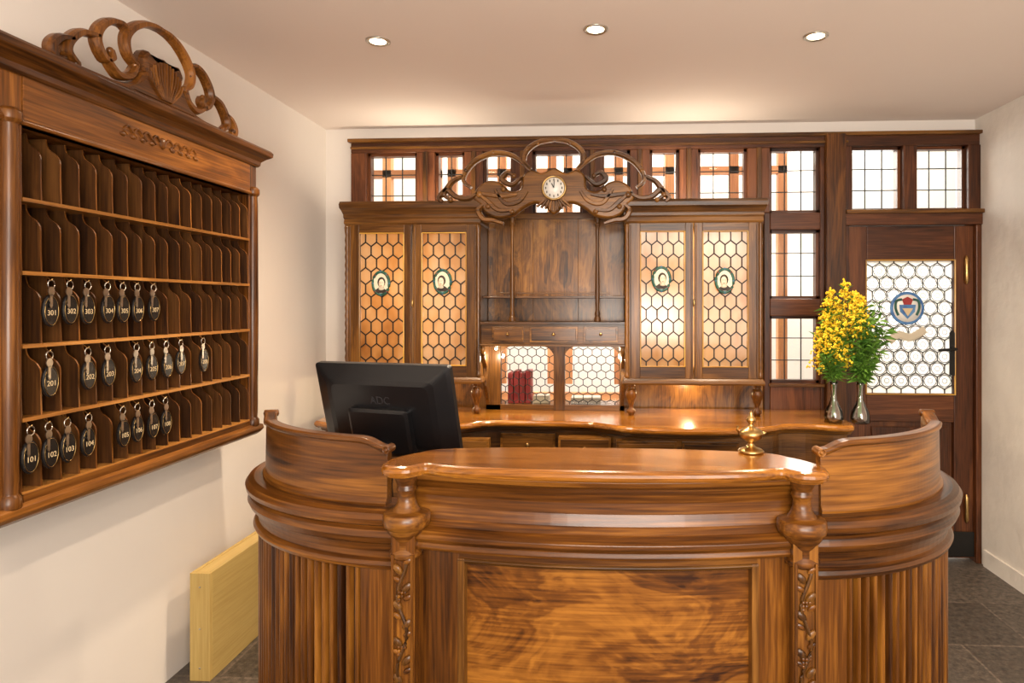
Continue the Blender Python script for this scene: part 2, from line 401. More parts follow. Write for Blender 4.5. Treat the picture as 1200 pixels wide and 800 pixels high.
for x0, x1 in ((-1.9,-1.15), (-1.1,-.35), (-.3,.45), (.5,1.2)):
    y = 4.35
    ow.box(x0, x0+.06, y, y+.06, .9, 2.8, M_outw); ow.box(x1-.06, x1, y, y+.06, .9, 2.8, M_outw)
    ow.box((x0+x1)/2-.03, (x0+x1)/2+.03, y, y+.06, .9, 2.8, M_outw)
    ow.box(x0, x1, y, y+.06, 2.32, 2.37, M_outw); ow.box(x0, x1, y, y+.06, 2.62, 2.7, M_outw); ow.box(x0, x1, y, y+.06, .78, .84, M_outw)
ow.box(-1.95, 1.25, 4.3, 4.5, 0, .78, plain('outer_sill', (.7,.66,.6), .8))
ow.build('window_13')

# ------------------------------------------------------------ door
dp = empty('door_1'); d = B(); x0, x1 = AX(990, YB)+.002, AX(1136, YB)-.002; y0, y1 = YB-.045, YB+.005
gx0, gz1 = WY(1012, 306, YB); gx1, gz0 = WY(1113, 460, YB)
gz1 = 1.445+50*3.64/750; gz0 = 1.445-104*3.64/750
d.box(x0, gx0, y0, y1, .02, zdt-.003, M_dark); d.box(gx1, x1, y0, y1, .02, zdt-.003, M_dark)
d.box(gx0, gx1, y0, y1, gz1, zdt-.003, M_dark); d.box(gx0, gx1, y0, y1, gz0-.16, gz0, M_dark); d.box(gx0, gx1, y0, y1, .02, .2, M_dark)
d.box(gx0, gx1, y0+.02, y1, .2, gz0-.16, M_dark, grain='z')
d.prism([(gx0+.03, .23), (gx1-.03, .23), (gx1-.03, gz0-.19), (gx0+.03, gz0-.19)], y0+.006, y0+.022, M_dark)
for a, c, e, f in ((gx0-.008, gx0, gz0-.008, gz1+.008), (gx1, gx1+.008, gz0-.008, gz1+.008)):
    d.box(a, c, y0-.008, y0, e, f, M_gold)
d.box(gx0, gx1, y0-.008, y0, gz1, gz1+.008, M_gold); d.box(gx0, gx1, y0-.008, y0, gz0-.008, gz0, M_gold)
d.box(x0, x1, y0-.01, y0, .03, .17, M_iron)
d.build('door_leaf', dp, .004)
g = B(); yg = YB-.02
cw = (gx1-gx0)/6; mt = Matrix.Rotation(pi/2, 3, 'X')
hexpane(g, gx0, gx1, gz0, gz1, yg, cw, cw*1.1547, M_bull, lw=.005)
r_ = 0; z = gz0
while z < gz1:
    for c in range(-1, 8):
        cx = gx0+(c+(.5 if r_ % 2 else 0))*cw
        if cx < gx0+.02 or cx > gx1-.02: continue
        for pr, wr in ((cw*.42, .0022), (cw*.17, .0014)):
            if cx-pr < gx0 or cx+pr > gx1 or z+pr > gz1 or z-pr < gz0: continue
            g.tube([(cx+cos(a)*pr, yg-.003, z+sin(a)*pr) for a in [2*pi*i/18 for i in range(18)]], wr, M_lead, 5, True)
    z += cw*.866; r_ += 1
mx_, mz_ = WY(1060, 361, YB); Rm = .094
g.lathe((mx_, yg-.008, mz_), [(Rm, 0), (Rm, .004), (Rm-.006, .006), (Rm-.014, .004), (.002, .004)], M_blue, 28, mt)
g.lathe((mx_, yg-.012, mz_), [(Rm-.016, 0), (Rm-.016, .003), (.002, .003)], M_white, 28, mt)
g.prism([(mx_-.045, mz_+.02), (mx_+.045, mz_+.02), (mx_+.04, mz_-.02), (mx_, mz_-.06), (mx_-.04, mz_-.02)], yg-.018, yg-.014, M_blue)
g.prism([(mx_-.03, mz_-.0), (mx_+.03, mz_-.0), (mx_, mz_-.045)], yg-.021, yg-.018, M_ink)
g.prism([(mx_-.02, mz_+.02), (mx_+.02, mz_+.02), (mx_+.03, mz_+.05), (mx_, mz_+.065), (mx_-.03, mz_+.05)], yg-.018, yg-.014, M_red)
for s in (1, -1): g.ribbon([(mx_+s*.03, mz_+.05), (mx_+s*.06, mz_+.04), (mx_+s*.065, mz_), (mx_+s*.05, mz_-.04)], .007, yg-.018, yg-.013, M_wreath)
rb = [(mx_-.10, mz_-.19), (mx_-.05, mz_-.15), (mx_+.02, mz_-.165), (mx_+.10, mz_-.12)]
g.ribbon(rb, .022, yg-.014, yg-.008, M_book)
g.build('leaded_bullseye_glass', dp)
hd = B(); hx, hz = WY(1117, 415, YB-.06)
hd.prism([(hx-.014, hz-.12), (hx+.014, hz-.12), (hx+.014, hz+.12), (hx, hz+.135), (hx-.014, hz+.12)], y0-.008, y0, M_iron)
hd.tube([(hx, y0, hz+.03), (hx, y0-.05, hz+.03), (hx-.02, y0-.058, hz+.03), (hx-.10, y0-.058, hz+.025)], .008, M_iron, 10)
for py in (318, 598):
    hgx, hgz = WY(1133, py, YB-.06); hd.lathe((hgx, y0-.012, hgz-.05), [(.004, -.02), (.012, 0), (.012, .12), (.004, .14)], M_brass, 12)
hd.build('handle_and_hinges', dp, .001)

# ------------------------------------------------------------ ceiling spots
for px, py in ((443,48), (698,34), (956,42)):
    zf = (ZC-H)*F/(CY-py); X = zf*((px-CX)/F*cos(TH)-sin(TH)); Y = zf*((px-CX)/F*sin(TH)+cos(TH))
    s = B(); s.lathe((X, Y, ZC), [(.048, .0), (.048, -.004), (.042, -.007), (.036, -.005), (.034, .0)], M_steel, 28)
    s.lathe((X, Y, ZC-.003), [(.032, 0), (.002, -.001)], M_bulb, 24)
    o = s.build('recessed_spotlight')
    l = bpy.data.lights.new('spot_lamp', 'SPOT'); l.energy = 95; l.color = (1., .80, .58); l.spot_size = rad(140); l.spot_blend = .9; l.shadow_soft_size = .04
    lo = bpy.data.objects.new('spot_lamp', l); bpy.context.collection.objects.link(lo); lo.location = (X, Y, ZC-.02); lo.parent = o

# ------------------------------------------------------------ display cabinets
def portrait(b, x, z, y, k):
    ring = [(x+cos(a)*.045, y-.008, z+sin(a)*.062) for a in [2*pi*i/24 for i in range(24)]]
    b.tube(ring, .0085, M_wreath, 6, True)
    for i in range(0, 24, 3): b.ball(ring[i], .009, M_red if i % 2 else M_blue, n=6, m=4)
    b.prism([(x+cos(a)*.042, z+sin(a)*.058) for a in [2*pi*i/24 for i in range(24)]], y-.012, y-.006, M_portbg)
    b.prism([(x-.034, z-.040), (x-.012, z-.024), (x+.012, z-.024), (x+.034, z-.040), (x+.018, z-.052), (x-.018, z-.052)], y-.015, y-.011, M_hair)
    b.ball((x+k*.004, y-.014, z+.006), .022, M_hair, (1, .25, 1.3))
    b.ball((x+k*.006, y-.018, z-.002), .0185, M_skin, (.90, .3, 1.35))
    b.ball((x+k*.006, y-.022, z-.030), .012, M_book, (1.3, .3, .7))
    for ex in (-.006, .006): b.ball((x+k*.006+ex, y-.0235, z+.004), .0022, M_hair, n=6, m=4)
    b.ball((x+k*.006, y-.0235, z-.013), .003, M_hair, (1.6, .6, .6), n=6, m=4)
YC = 3.42
def cabinet(px0, px1, panes, ports):
    e = empty('display_cabinet'); b = B()
    x0, x1 = AX(px0, YC), AX(px1, YC); zb_, zt_ = 1.02, 2.0; yb = 3.715; th = .022
    b.box(x0, x0+th, YC+.01, yb, zb_, 1.9, M_cab, grain='z'); b.box(x1-th, x1, YC+.01, yb, zb_, 1.9, M_cab, grain='z')
    b.box(x0, x1, YC+.01, yb, zb_, zb_+.03, M_cab); b.box(x0, x1, YC+.01, yb, 1.88, 1.9, M_cab)
    path = [(x0, yb), (x0, YC), (x1, YC), (x1, yb)]
    b.sweep(path, [(-.03,1.875),(.004,1.875),(.008,1.885),(.006,1.905),(.010,1.915),(.010,1.93),(.020,1.955),(.026,1.965),(.028,1.985),(.024,2.0),(-.03,2.0)], M_cab)
    b.sweep(path, [(-.03,1.015),(.012,1.015),(.015,1.025),(.011,1.038),(.004,1.05),(-.03,1.05)], M_cab)
    b.box(x0, x1, YC, yb, 1.99, 2.002, M_cab)
    gz0, gz1 = 1.11, 1.832
    edges = [(AX(a, YC), AX(c, YC)) for a, c in panes]
    mid = (edges[0][1]+edges[1][0])/2
    lo = [(x0+.018, mid-.003), (mid+.003, x1-.018)]
    for (ga, gc), (la, lc) in zip(edges, lo):
        b.box(la, ga, YC-.005, YC+.02, 1.05, 1.875, M_cab, grain='z'); b.box(gc, lc, YC-.005, YC+.02, 1.05, 1.875, M_cab, grain='z')
        b.box(ga, gc, YC-.005, YC+.02, 1.05, gz0, M_cab, grain='x'); b.box(ga, gc, YC-.005, YC+.02, gz1, 1.875, M_cab, grain='x')
        w = .006
        b.box(ga, ga+w, YC-.009, YC+.01, gz0, gz1, M_gold); b.box(gc-w, gc, YC-.009, YC+.01, gz0, gz1, M_gold)
        b.box(ga, gc, YC-.009, YC+.01, gz0, gz0+w, M_gold); b.box(ga, gc, YC-.009, YC+.01, gz1-w, gz1, M_gold)
        for q in (la+.006, lc-.012): b.box(q, q+.006, YC-.011, YC-.004, 1.06, 1.865, M_cab)
    b.lathe((mid, YC-.012, 1.45), [(.002,-.02),(.006,-.015),(.006,.015),(.002,.02)], M_brass, 8)
    for cx in (x0+.008, x1-.008):
        pr = [(.012, 1.05), (.016, 1.06), (.012, 1.075)]
        for i in range(34): pr.append((.0105+.0035*(i % 2), 1.085+i*.0228))
        pr += [(.016, 1.862), (.012, 1.875)]
        b.lathe((cx, YC+.004, 0), pr, M_carve, 12)
    b.build('case', e, .002)
    g = B()
    for ga, gc in edges: hexpane(g, ga+.004, gc-.004, gz0+.004, gz1-.004, YC+.006, (gc-ga)/4, .092, M_amber, lw=.0062)
    for k, (px, py) in enumerate(ports):
        X, Z = WY(px, py, YC); portrait(g, X, Z, YC+.002, 1 if k == 0 else -1)
    g.build('leaded_glass', e)
    l = bpy.data.lights.new('cabinet_lamp', 'AREA'); l.shape = 'RECTANGLE'; l.size = (x1-x0)*.85; l.size_y = .78; l.energy = 13; l.color = (1., .87, .64)
    lo_ = bpy.data.objects.new('cabinet_lamp', l); bpy.context.collection.objects.link(lo_); lo_.location = ((x0+x1)/2, 3.70, 1.47); lo_.rotation_euler = (rad(90), 0, 0); lo_.parent = e
    l = bpy.data.lights.new('ceiling_streak_fill', 'AREA'); l.shape = 'RECTANGLE'; l.size = (x1-x0)*.7; l.size_y = .08; l.energy = 3; l.color = (1., .84, .64)  # added hidden light on the cabinet top, imitates reflected streaks on the ceiling
    lo_ = bpy.data.objects.new('ceiling_streak_fill', l); bpy.context.collection.objects.link(lo_); lo_.location = ((x0+x1)/2, 3.55, 2.02); lo_.rotation_euler = (rad(180-18), 0, 0); lo_.parent = e
    return x0, x1
cl = cabinet(405, 562, [(421,474), (494,547)], [(447,332), (519,330)])
cr = cabinet(733, 893, [(750,803), (823,877)], [(775,327), (849,329)])
def leg(b, X, Y, z0, z1, mat):
    h = z1-z0
    b.lathe((X, Y, z0), [(.016,0),(.016,.06*h),(.024,.1*h),(.024,.16*h),(.013,.22*h),(.012,.3*h),(.02,.45*h),(.03,.62*h),(.031,.74*h),(.022,.86*h),(.014,.9*h),(.022,.94*h),(.022,h)], mat, 20)

# ------------------------------------------------------------ back counter
ZB = .847
bc = empty('back_counter'); b = B()
xa, xb_ = -1.50, AX(1003, 3.25)
fr = [(xa,3.20),(-1.35,3.12),(-1.1,3.08),(-.85,3.10),(-.70,3.17),(-.62,3.24),(-.50,3.26),(-.30,3.25),(-.10,3.24),(.0,3.18),(.12,3.11),(.35,3.08),(.62,3.10),(.80,3.17),(.88,3.23),(1.0,3.24),(1.15,3.20),(xb_-.02,3.22)]
out = [(p.x, p.y) for p in crom(fr, 5)]
out += [(xb_, 3.26), (xb_, 3.695), (xa, 3.695)]
b.slab(out, [(.022, ZB-.035), (.008, ZB-.03), (.0, ZB-.022), (.0, ZB-.012), (.006, ZB-.003), (.012, ZB)], M_top, grain='x')
b.build('counter_top', bc)
b = B(); path = [(x, y+.06) for x, y in [(p.x, p.y) for p in crom(fr, 5)]]
path = [(xa+.03, 3.69)]+path[2:-2]+[(xb_-.05, 3.69)]
b.sweep(path, [(-.02, .0), (.012, .0), (.012, .09), (0, .1), (0, .60), (.008, .61), (.008, .625), (0, .63), (0, .79), (.015, .795), (.025, ZB-.03), (-.02, ZB-.03)], M_cab)
for px0, px1 in ((430,500),(505,578),(585,650),(655,716),(722,790),(796,860)):
    a, c = AX(px0, 3.26), AX(px1, 3.26); xm = (a+c)/2
    yy = min(q[1] for q in path if a-.02 <= q[0] <= c+.02)-.012
    b.box(a, c, yy, yy+.05, .66, .775, M_cabburr, grain='x'); b.box(a+.012, c-.012, yy-.004, yy, .672, .763, M_cab)
    b.ball((xm, yy-.012, .718), .011, M_brass)
b.build('base', bc, .002)
b = B()
for X in (cl[0]+.04, AX(557, 3.42), AX(740, 3.42), AX(889, 3.42)): leg(b, X, 3.455, ZB, 1.014, M_desk)
b.build('turned_leg_group', bc)

# ------------------------------------------------------------ hutch centre
hu = empty('carved_hutch'); b = B(); YP = 3.66
hx0, hx1 = cl[1]+.002, cr[0]-.002
for i in range(3):
    w = (hx1-hx0)/3; b.box(hx0+w*i, hx0+w*(i+1), YP, YP+.03, 1.31, 1.94, M_cabburr, grain='z', var=1.-.1*i)
b.box(hx0, hx1, YP-.02, YP+.03, 1.93, 1.965, M_cab)
zsh = WY(650, 347, 3.58)[1]
b.box(hx0, hx1, 3.50, YP, zsh-.012, zsh, M_cab)
b.box(hx0+.08, hx1-.08, 3.505, 3.515, zsh+.012, zsh+.02, M_cab)
z1, z0 = WY(650, 377, 3.45)[1], WY(650, 403, 3.45)[1]
b.box(hx0, hx1, 3.44, YP, z0, z1-.012, M_cab); b.box(hx0-.0, hx1+.0, 3.42, YP, z1-.014, z1, M_cab); b.box(hx0, hx1, 3.425, YP, z0-.012, z0, M_cab)
for p0, p1 in ((577,614),(621,677),(684,724)):
    a, c = AX(p0, 3.44), AX(p1, 3.44); b.box(a, c, 3.428, 3.45, z0+.010, z1-.026, M_cabburr, grain='x'); b.box(a+.01, c-.01, 3.424, 3.428, z0+.020, z1-.036, M_carve)
    b.ball(((a+c)/2, 3.414, (z0+z1)/2-.006), .009, M_brass)
for px in (600, 700):
    X, _ = WY(px, 300, 3.46); zz0 = z1; hh = 1.93-zz0
    pr = [(.018, 0), (.018, .02), (.012, .03), (.016, .045), (.011, .06)]
    for i in range(1, 12): pr.append((.0105+.002*sin(i*.5), .06+(hh-.13)*i/12))
    pr += [(.011, hh-.07), (.018, hh-.055), (.012, hh-.045), (.02, hh-.02), (.024, hh)]
    b.lathe((X, 3.47, zz0), pr, M_cab, 14)
for X, sg in ((hx0, 1), (hx1, -1)):
    pts = crom([(3.44, z0-.01), (3.46, z0-.08), (3.52, z0-.14), (3.50, z0-.22), (3.56, z0-.30), (3.60, ZB+.01)], 5)
    b.prism([(p.x, p.y) for p in pts]+[(3.69, ZB+.01), (3.69, z0-.01)], X, X+sg*.02, M_carve, 'yz')
    b.lathe((X+sg*.012, 3.45, z0-.03), [(.002,-.03),(.012,-.02),(.014,.0),(.01,.02)], M_carve, 12)
yh = 3.60; hz0, hz1 = ZB+.01, z0-.01
hxa, hxb = AX(587, yh), AX(726, yh); hm0, hm1 = AX(649, yh), AX(662, yh)
b.box(hx0, hxa, yh-.01, yh+.03, ZB, hz1, M_cab, grain='z'); b.box(hxb, hx1, yh-.01, yh+.03, ZB, hz1, M_cab, grain='z'); b.box(hm0, hm1, yh-.015, yh+.03, ZB, hz1, M_cab, grain='z')
b.box(hx0, hx1, yh-.01, yh+.03, ZB, ZB+.03, M_cab); b.box(hx0, hx1, yh-.01, yh+.03, hz1-.012, hz1, M_cab)
for a, c in ((hxa, hm0), (hm1, hxb)):
    for xx, s_ in ((a, 1), (c, -1)):
        b.prism([(xx, hz1-.01), (xx+s_*.06, hz1-.01), (xx+s_*.03, hz1-.022), (xx+s_*.012, hz1-.04), (xx, hz1-.06)], yh-.008, yh+.01, M_cab)
    hexpane(b, a, c, ZB+.03, hz1-.01, yh+.008, (c-a)/6, .056, M_glass, lw=.0042, cells=False)
# little halogen bulbs under the drawer ledge
for X in (hxa-.01, hxb+.005):
    b.lathe((X, 3.50, z0-.012), [(.010, 0), (.010, -.012), (.006, -.014)], M_steel, 14); b.ball((X, 3.50, z0-.030), .008, M_bulb)
b.build('centre_section', hu, .0015)
c = B(); YQ = 3.385
def q(px, py): return WY(px, py, YQ)
def QP(l): return [q(*p) for p in l]
mir = lambda l: [(1298-x, y-.4) for x, y in l]
plaque = [(649,196),(635,202),(622,198),(612,206),(610,220),(598,223),(585,213),(572,211),(560,218),(554,231),(562,240),(570,251),(584,256),(601,253),(612,245),(626,238),(638,241),(644,248),(649,251)]
full = plaque+[(1298-x, y) for x, y in reversed(plaque[1:-1])]
pp = crom(QP(full), 4, True)
c.slab([(p.x, p.y) for p in pp], [(.0, YQ+.035), (.0, YQ+.018), (.006, YQ+.004), (.013, YQ)], M_carve, 'xz', grain='x')
for L_ in ([(649,163.5),(631,166),(617,176),(614,188),(622,198)], [(622,200),(612,190),(598,181),(578,179),(558,187),(546,200),(543,212),(552,220)],
           [(560,226),(548,232),(534,230),(524,222),(520,228),(528,234)], [(543,206),(530,212),(522,222),(514,231),(518,236)],
           [(612,206),(600,216),(588,210),(594,202),(602,206)], [(566,240),(560,246),(566,256),(578,258),(590,262)],
           [(580,222),(592,238),(608,236),(618,224)], [(562,228),(572,236),(584,246),(600,246)],
           [(556,226),(572,228),(590,230),(606,228)]):
    for M2 in (L_, mir(L_)):
        c.ribbon(QP(M2), lambda f: .008+.0065*sin(pi*f), YQ-.012, YQ+.024, M_carve)
for (x, y, r) in ((617,176,2.6),(546,200,3),(520,228,3.5),(602,206,3),(562,228,4),(630,168,2.2),(578,179,3),(560,246,3),(528,234,3),(600,248,3),(572,242,3),(590,222,3)):
    for xx in (x, 1298-x):
        X, Z = q(xx, y); c.ball((X, YQ-.004, Z), r*.0046, M_carve, (1, .8, 1))
for k in range(-4, 5):
    X, Z = q(649+k*5, 247-abs(k)*1.2); X2, Z2 = q(649+k*2.6, 234); c.ribbon([(X2, Z2), (X, Z)], .006, YQ-.010, YQ+.01, M_carve)
c.build('carved_crest', hu, .0015)
ck = B(); X, Z = q(649.5, 221); mt = Matrix.Rotation(pi/2, 3, 'X')
ck.lathe((X, YQ-.012, Z), [(.064, -.005), (.066, .010), (.062, .018), (.057, .014), (.054, .008)], M_brass, 36, mt)
ck.lathe((X, YQ-.018, Z), [(.055, 0), (.055, .004), (.002, .004)], M_white, 36, mt)
for i in range(12):
    a = 2*pi*i/12; ck.box(X+sin(a)*.043-.0025, X+sin(a)*.043+.0025, YQ-.0245, YQ-.022, Z+cos(a)*.043-.006, Z+cos(a)*.043+.006, M_black)
bar(ck, (X, Z), (X+.002, Z+.038), .004, YQ-.027, YQ-.025, M_black); bar(ck, (X, Z), (X-.012, Z+.024), .005, YQ-.027, YQ-.025, M_black)
ck.build('wall_clock')
bk = B(); xx = hxa+.03
for i in range(4): bk.box(xx, xx+.03, 3.66, 3.78, ZB+.026, ZB+.20+.012*(i % 2), M_red); xx += .034
bk.box(xx+.01, xx+.10, 3.66, 3.76, ZB+.026, ZB+.07, M_book); bk.box(hm1+.03, hm1+.2, 3.66, 3.78, ZB+.026, ZB+.06, M_book); bk.build('books', None, .003)
bs = B(); bs.box(hx0, hx1, 3.63, 3.80, ZB, ZB+.025, M_cab); bs.build('hatch_sill', hu)

# ------------------------------------------------------------ reception desk
DX = -.015
de = empty('reception_desk')
RXS = {1: .506, -1: .560}; RY, CXR, CYR = .46, .45, 1.93
def side(t, s): return (DX+s*(CXR+RXS[s]*sin(t)), CYR-RY*cos(t))
def nrm(t, s):
    nx, ny = s*sin(t)/RXS[s], -cos(t)/RY; l = math.hypot(nx, ny); return nx/l, ny/l
def orient(P, s): return P if s > 0 else list(reversed(P))
def fy(x): return 1.415+.055*(abs(x-DX)/.45)**2
def sidepath(s):
    return orient([side(rad(t), s) for t in range(0, 91, 3)]+[(DX+s*(CXR+RXS[s]), 2.0), (DX+s*(CXR+RXS[s]-.01), 2.12)], s)
right, left = sidepath(1), sidepath(-1)
front = [(DX-.45+.9*i/24, fy(DX-.45+.9*i/24)) for i in range(25)]
ledge = [(-.08,.93),(-.08,.968),(.012,.968),(.026,.962),(.034,.950),(.032,.938),(.022,.932),(.016,.930),(.024,.922),(.028,.908),(.022,.894),(.012,.888),(.006,.884),(.001,.865),(.001,.852),(.010,.846),(.014,.838),(.010,.829),(.002,.824),(-.02,.824),(-.02,.93)]
b = B()
for P in (left, right): b.sweep(P, ledge, M_desk)
for P in (left, right):
    b.sweep(P, [(-.03,.0),(.025,.0),(.025,.09),(.018,.10),(.010,.115),(.0,.13),(-.03,.13)], M_desk)
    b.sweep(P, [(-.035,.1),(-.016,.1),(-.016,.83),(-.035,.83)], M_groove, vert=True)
b.build('side_mouldings', de)
b = B()
for s in (1, -1):
    T0, T1 = rad(12), rad(92); nr = 32
    for kf in range(nr):
        vs = []; gc = []; fs = []
        for i in range(9):
            g_ = .14+.72*i/8
            t = T0+(T1-T0)*(kf+g_)/nr; f = i/8; o = .019*math.sqrt(max(0, 1-(2*f-1)**2))-.018
            x, y = side(t, s); nx, ny = nrm(t, s)
            for z, ins in ((.125, -.006), (.150, 0), (.80, 0), (.826, 0)):
                oo = o+ins; vs.append((x+nx*oo, y+ny*oo, z)); gc.append((i*.003, .3, z))
        for i in range(8):
            for j in range(3): fs.append((i*4+j, i*4+j+1, (i+1)*4+j+1, (i+1)*4+j))
        b.add(vs, fs, M_desk, smooth=True, gco=gc, var=random.uniform(.3, .9))
    b.sweep(orient([side(rad(t), s) for t in range(1, 13)], s), [(-.02,.13),(.001,.13),(.001,.825),(-.02,.825)], M_desk, vert=True)
b.build('reeded_panels', de)
b = B()
b.sweep(front, [(-.04,.885),(.02,.885),(.024,.892),(.020,.902),(.030,.912),(.030,.922),(.018,.930),(.006,.936),(-.008,.950),(-.014,.975),(-.014,1.0),(-.008,1.02),(.004,1.036),(.018,1.044),(.022,1.056),(-.04,1.056)], M_desk)
b.sweep(front, [(-.04,.0),(.03,.0),(.03,.10),(.015,.12),(-.04,.12)], M_desk)
b.sweep(front, [(-.04,.1),(-.006,.1),(-.006,.89),(-.04,.89)], M_burr)
def sub(x0, x1, n=14): return [(x0+(x1-x0)*i/n, fy(x0+(x1-x0)*i/n)) for i in range(n+1)]
for x0, x1 in ((-.435+DX, -.335), (.330, .435+DX)): b.sweep(sub(x0, x1, 4), [(-.02,.12),(.008,.12),(.008,.887),(-.02,.887)], M_desk, vert=True)
b.sweep(sub(-.336, .331), [(-.02,.868),(.008,.868),(.008,.887),(-.02,.887)], M_desk)
b.sweep(sub(-.336, .331), [(-.02,.12),(.008,.12),(.008,.22),(-.02,.22)], M_desk)
fm = lambda z, s: [(-.01,z),(.010,z),(.014,z-s*.004),(.010,z-s*.010),(.004,z-s*.013),(-.006,z-s*.017),(-.01,z-s*.017)]
b.sweep(sub(-.337, .332), fm(.870, 1), M_cab); b.sweep(sub(-.337, .332), fm(.218, -1), M_cab)
for x0, s in ((-.337, 1), (.332, -1)):
    b.sweep(sub(min(x0, x0+s*.016), max(x0, x0+s*.016), 2), [(-.01,.218),(.013,.218),(.013,.870),(-.01,.870)], M_cab, vert=True)
b.build('front_panel', de, .0015)
hf = [(0,1.385),(.15,1.390),(.28,1.402),(.36,1.418),(.395,1.432),(.412,1.418),(.43,1.402),(.46,1.398),(.487,1.408),(.502,1.432),(.505,1.47),(.49,1.51),(.46,1.55),(.40,1.60),(.2,1.63),(0,1.635)]
full = [(DX+x, y) for x, y in hf]+[(DX-x, y) for x, y in reversed(hf[1:-1])]
oc = crom(full, 5, True)
b = B(); b.slab([(p.x, p.y) for p in oc], [(.024,1.050),(.012,1.054),(.010,1.058),(.002,1.061),(.0,1.068),(.002,1.074),(.007,1.079),(.014,1.081)], M_top, grain='x')
b.build('counter_top', de)
b = B()
for s in (1, -1):
    TE = 83 if s > 0 else 73
    P = orient([side(rad(6+(TE-6)*i/40), s) for i in range(41)], s)
    def topz(f, s=s):
        return (1.134 if s > 0 else 1.128)+.007*math.exp(-((f-1)/.05)**2)-.009*math.exp(-((f-.88)/.06)**2)-.022*math.exp(-(f/.06)**2)
    def pf(f, pr, s=s, topz=topz):
        g_ = f if s > 0 else 1-f; tz = topz(g_); return [(o, z if z < 1.1 else tz+(z-1.13)) for o, z in pr]
    b.sweep(P, [(-.045,.960),(-.012,.960),(-.010,.975),(-.017,.985),(-.019,1.115),(-.013,1.119),(-.012,1.126),(-.016,1.13),(-.04,1.13),(-.045,1.126),(-.044,1.115),(-.045,1.10)], M_desk, prof_fn=pf)
    for t, r in ((TE, .010), (6, .010)):
        x, y = side(rad(t), s); nx, ny = nrm(rad(t), s); X, Y = x-nx*.029, y-ny*.029
        zt_ = topz(1 if t > 50 else 0)
        mt = Vector((nx, ny, 0)).to_track_quat('Z', 'Y').to_matrix()
        b.lathe((X, Y, zt_-r*.6), [(r*.5,-.020),(r,-.018),(r,.018),(r*.75,.020),(r*.6,.016),(r*.35,.021),(.002,.021)], M_desk, 18, mt)
b.build('curved_upstands', de, .002)
b = B()
for s in (-1, 1):
    X = .447*s+DX; Y = 1.452
    b.box(X-.027, X+.027, Y-.030, Y+.03, .10, .93, M_desk, grain='z'); b.box(X-.034, X+.034, Y-.038, Y+.03, 0, .12, M_desk)
    for q_ in (-.025, .019): b.box(X+q_, X+q_+.006, Y-.036, Y-.028, .12, .88, M_desk)
    b.lathe((X, Y, 0), [(.032,.865),(.038,.870),(.038,.880),(.031,.888),(.031,.905),(.037,.917),(.043,.925),(.044,.932),(.052,.938),(.054,.946),(.054,.962),(.050,.968),(.032,.972),(.026,.980),(.020,.995),(.019,1.010),(.024,1.020),(.021,1.03),(.028,1.045),(.032,1.056)], M_desk, 28, grain='x')
    P = [(X+.011*sin(z*38), Y-.034, z) for z in [.14+i*.012 for i in range(61)]]
    b.tube(P, .004, M_cab, 6)
    z = .15; k = 1; cnt = 0
    while z < .86:
        mt = Matrix.Rotation(k*rad(40), 3, 'Y')
        b.ball((X+k*.010, Y-.033, z), .011, M_cab, (.75, .5, 1.3), 8, 5, mt)
        b.ball((X-k*.012, Y-.033, z+.018), .008, M_desk, (.8, .5, 1.4), 8, 5, Matrix.Rotation(-k*rad(55), 3, 'Y'))
        if cnt % 3 == 0:
            for gx in range(3):
                for gz in range(3-gx): b.ball((X+(gx-1)*.007, Y-.034, z+.03-gz*.008), .0045, M_desk, n=6, m=4)
        z += .041; k = -k; cnt += 1
b.build('pilasters', de, .0015)
b = B()
inn = [(DX+(x-DX)*.955, y+.035) for x, y in left+front[1:-1]+right]
inn2 = [(x, y) for x, y in inn if y < 2.08]
xr_ = inn2[-1][0]; xl_ = inn2[0][0]
b.prism(inn2+[(xr_-.02, 2.12), (xr_-.25, 2.10), (.35, 1.98), (0, 1.94), (-.35, 1.98), (xl_+.25, 2.10), (xl_+.02, 2.12)], .76, .785, M_desk, 'xy', grain='x')
b.box(-.5, .5, 1.50, 1.515, .1, 1.05, M_desk)
b.build('inner_worktop', de)

# ------------------------------------------------------------ monitor
mo = empty('computer_monitor')
TR = Vector((-.463, 1.85, 1.263)); TL = Vector((-.935, 2.0, 1.258))
u = (TR-TL); wd = u.length; u.normalize()
n_ = Vector((u.y, -u.x, 0)).normalized()
tl = rad(14); dn = (Vector((0, 0, -1))*cos(tl)-n_*sin(tl)).normalized(); nn = u.cross(-dn).normalized()
if nn.dot(n_) < 0: nn = -nn
MX = Matrix((u, -dn, nn)).transposed()
C = (TR+TL)/2+dn*.155
b = B(); hw, hh = wd/2, .155
def T(vs): return [C+MX @ Vector(v) for v in vs]
def rr_(w, h, r, z, n=4):
    o = []
    for cx, cy, a0 in ((w-r, h-r, 0), (-w+r, h-r, 90), (-w+r, -h+r, 180), (w-r, -h+r, 270)):
        for i in range(n+1):
            a = rad(a0+90*i/n); o.append((cx+r*cos(a), cy+r*sin(a), z))
    return o
lv = [rr_(hw-.004, hh-.004, .01, -.02), rr_(hw, hh, .012, -.016), rr_(hw, hh, .012, .0), rr_(hw-.012, hh-.012, .012, .006), rr_(hw-.05, hh-.045, .02, .022), rr_(hw-.07, hh-.06, .02, .026)]
vs = [p for l in lv for p in T(l)]; k = len(lv[0]); fs = [tuple(range(k)), tuple(range(len(vs)-1, len(vs)-k-1, -1))]
for i in range(len(lv)-1): fs += [(i*k+j, i*k+(j+1) % k, (i+1)*k+(j+1) % k, (i+1)*k+j) for j in range(k)]
b.add(vs, fs, M_black)
b.add(T([(-hw+.015, -hh+.02, -.0205), (hw-.015, -hh+.02, -.0205), (hw-.015, hh-.015, -.0205), (-hw+.015, hh-.015, -.0205)]), [(0, 1, 2, 3)], M_black2)
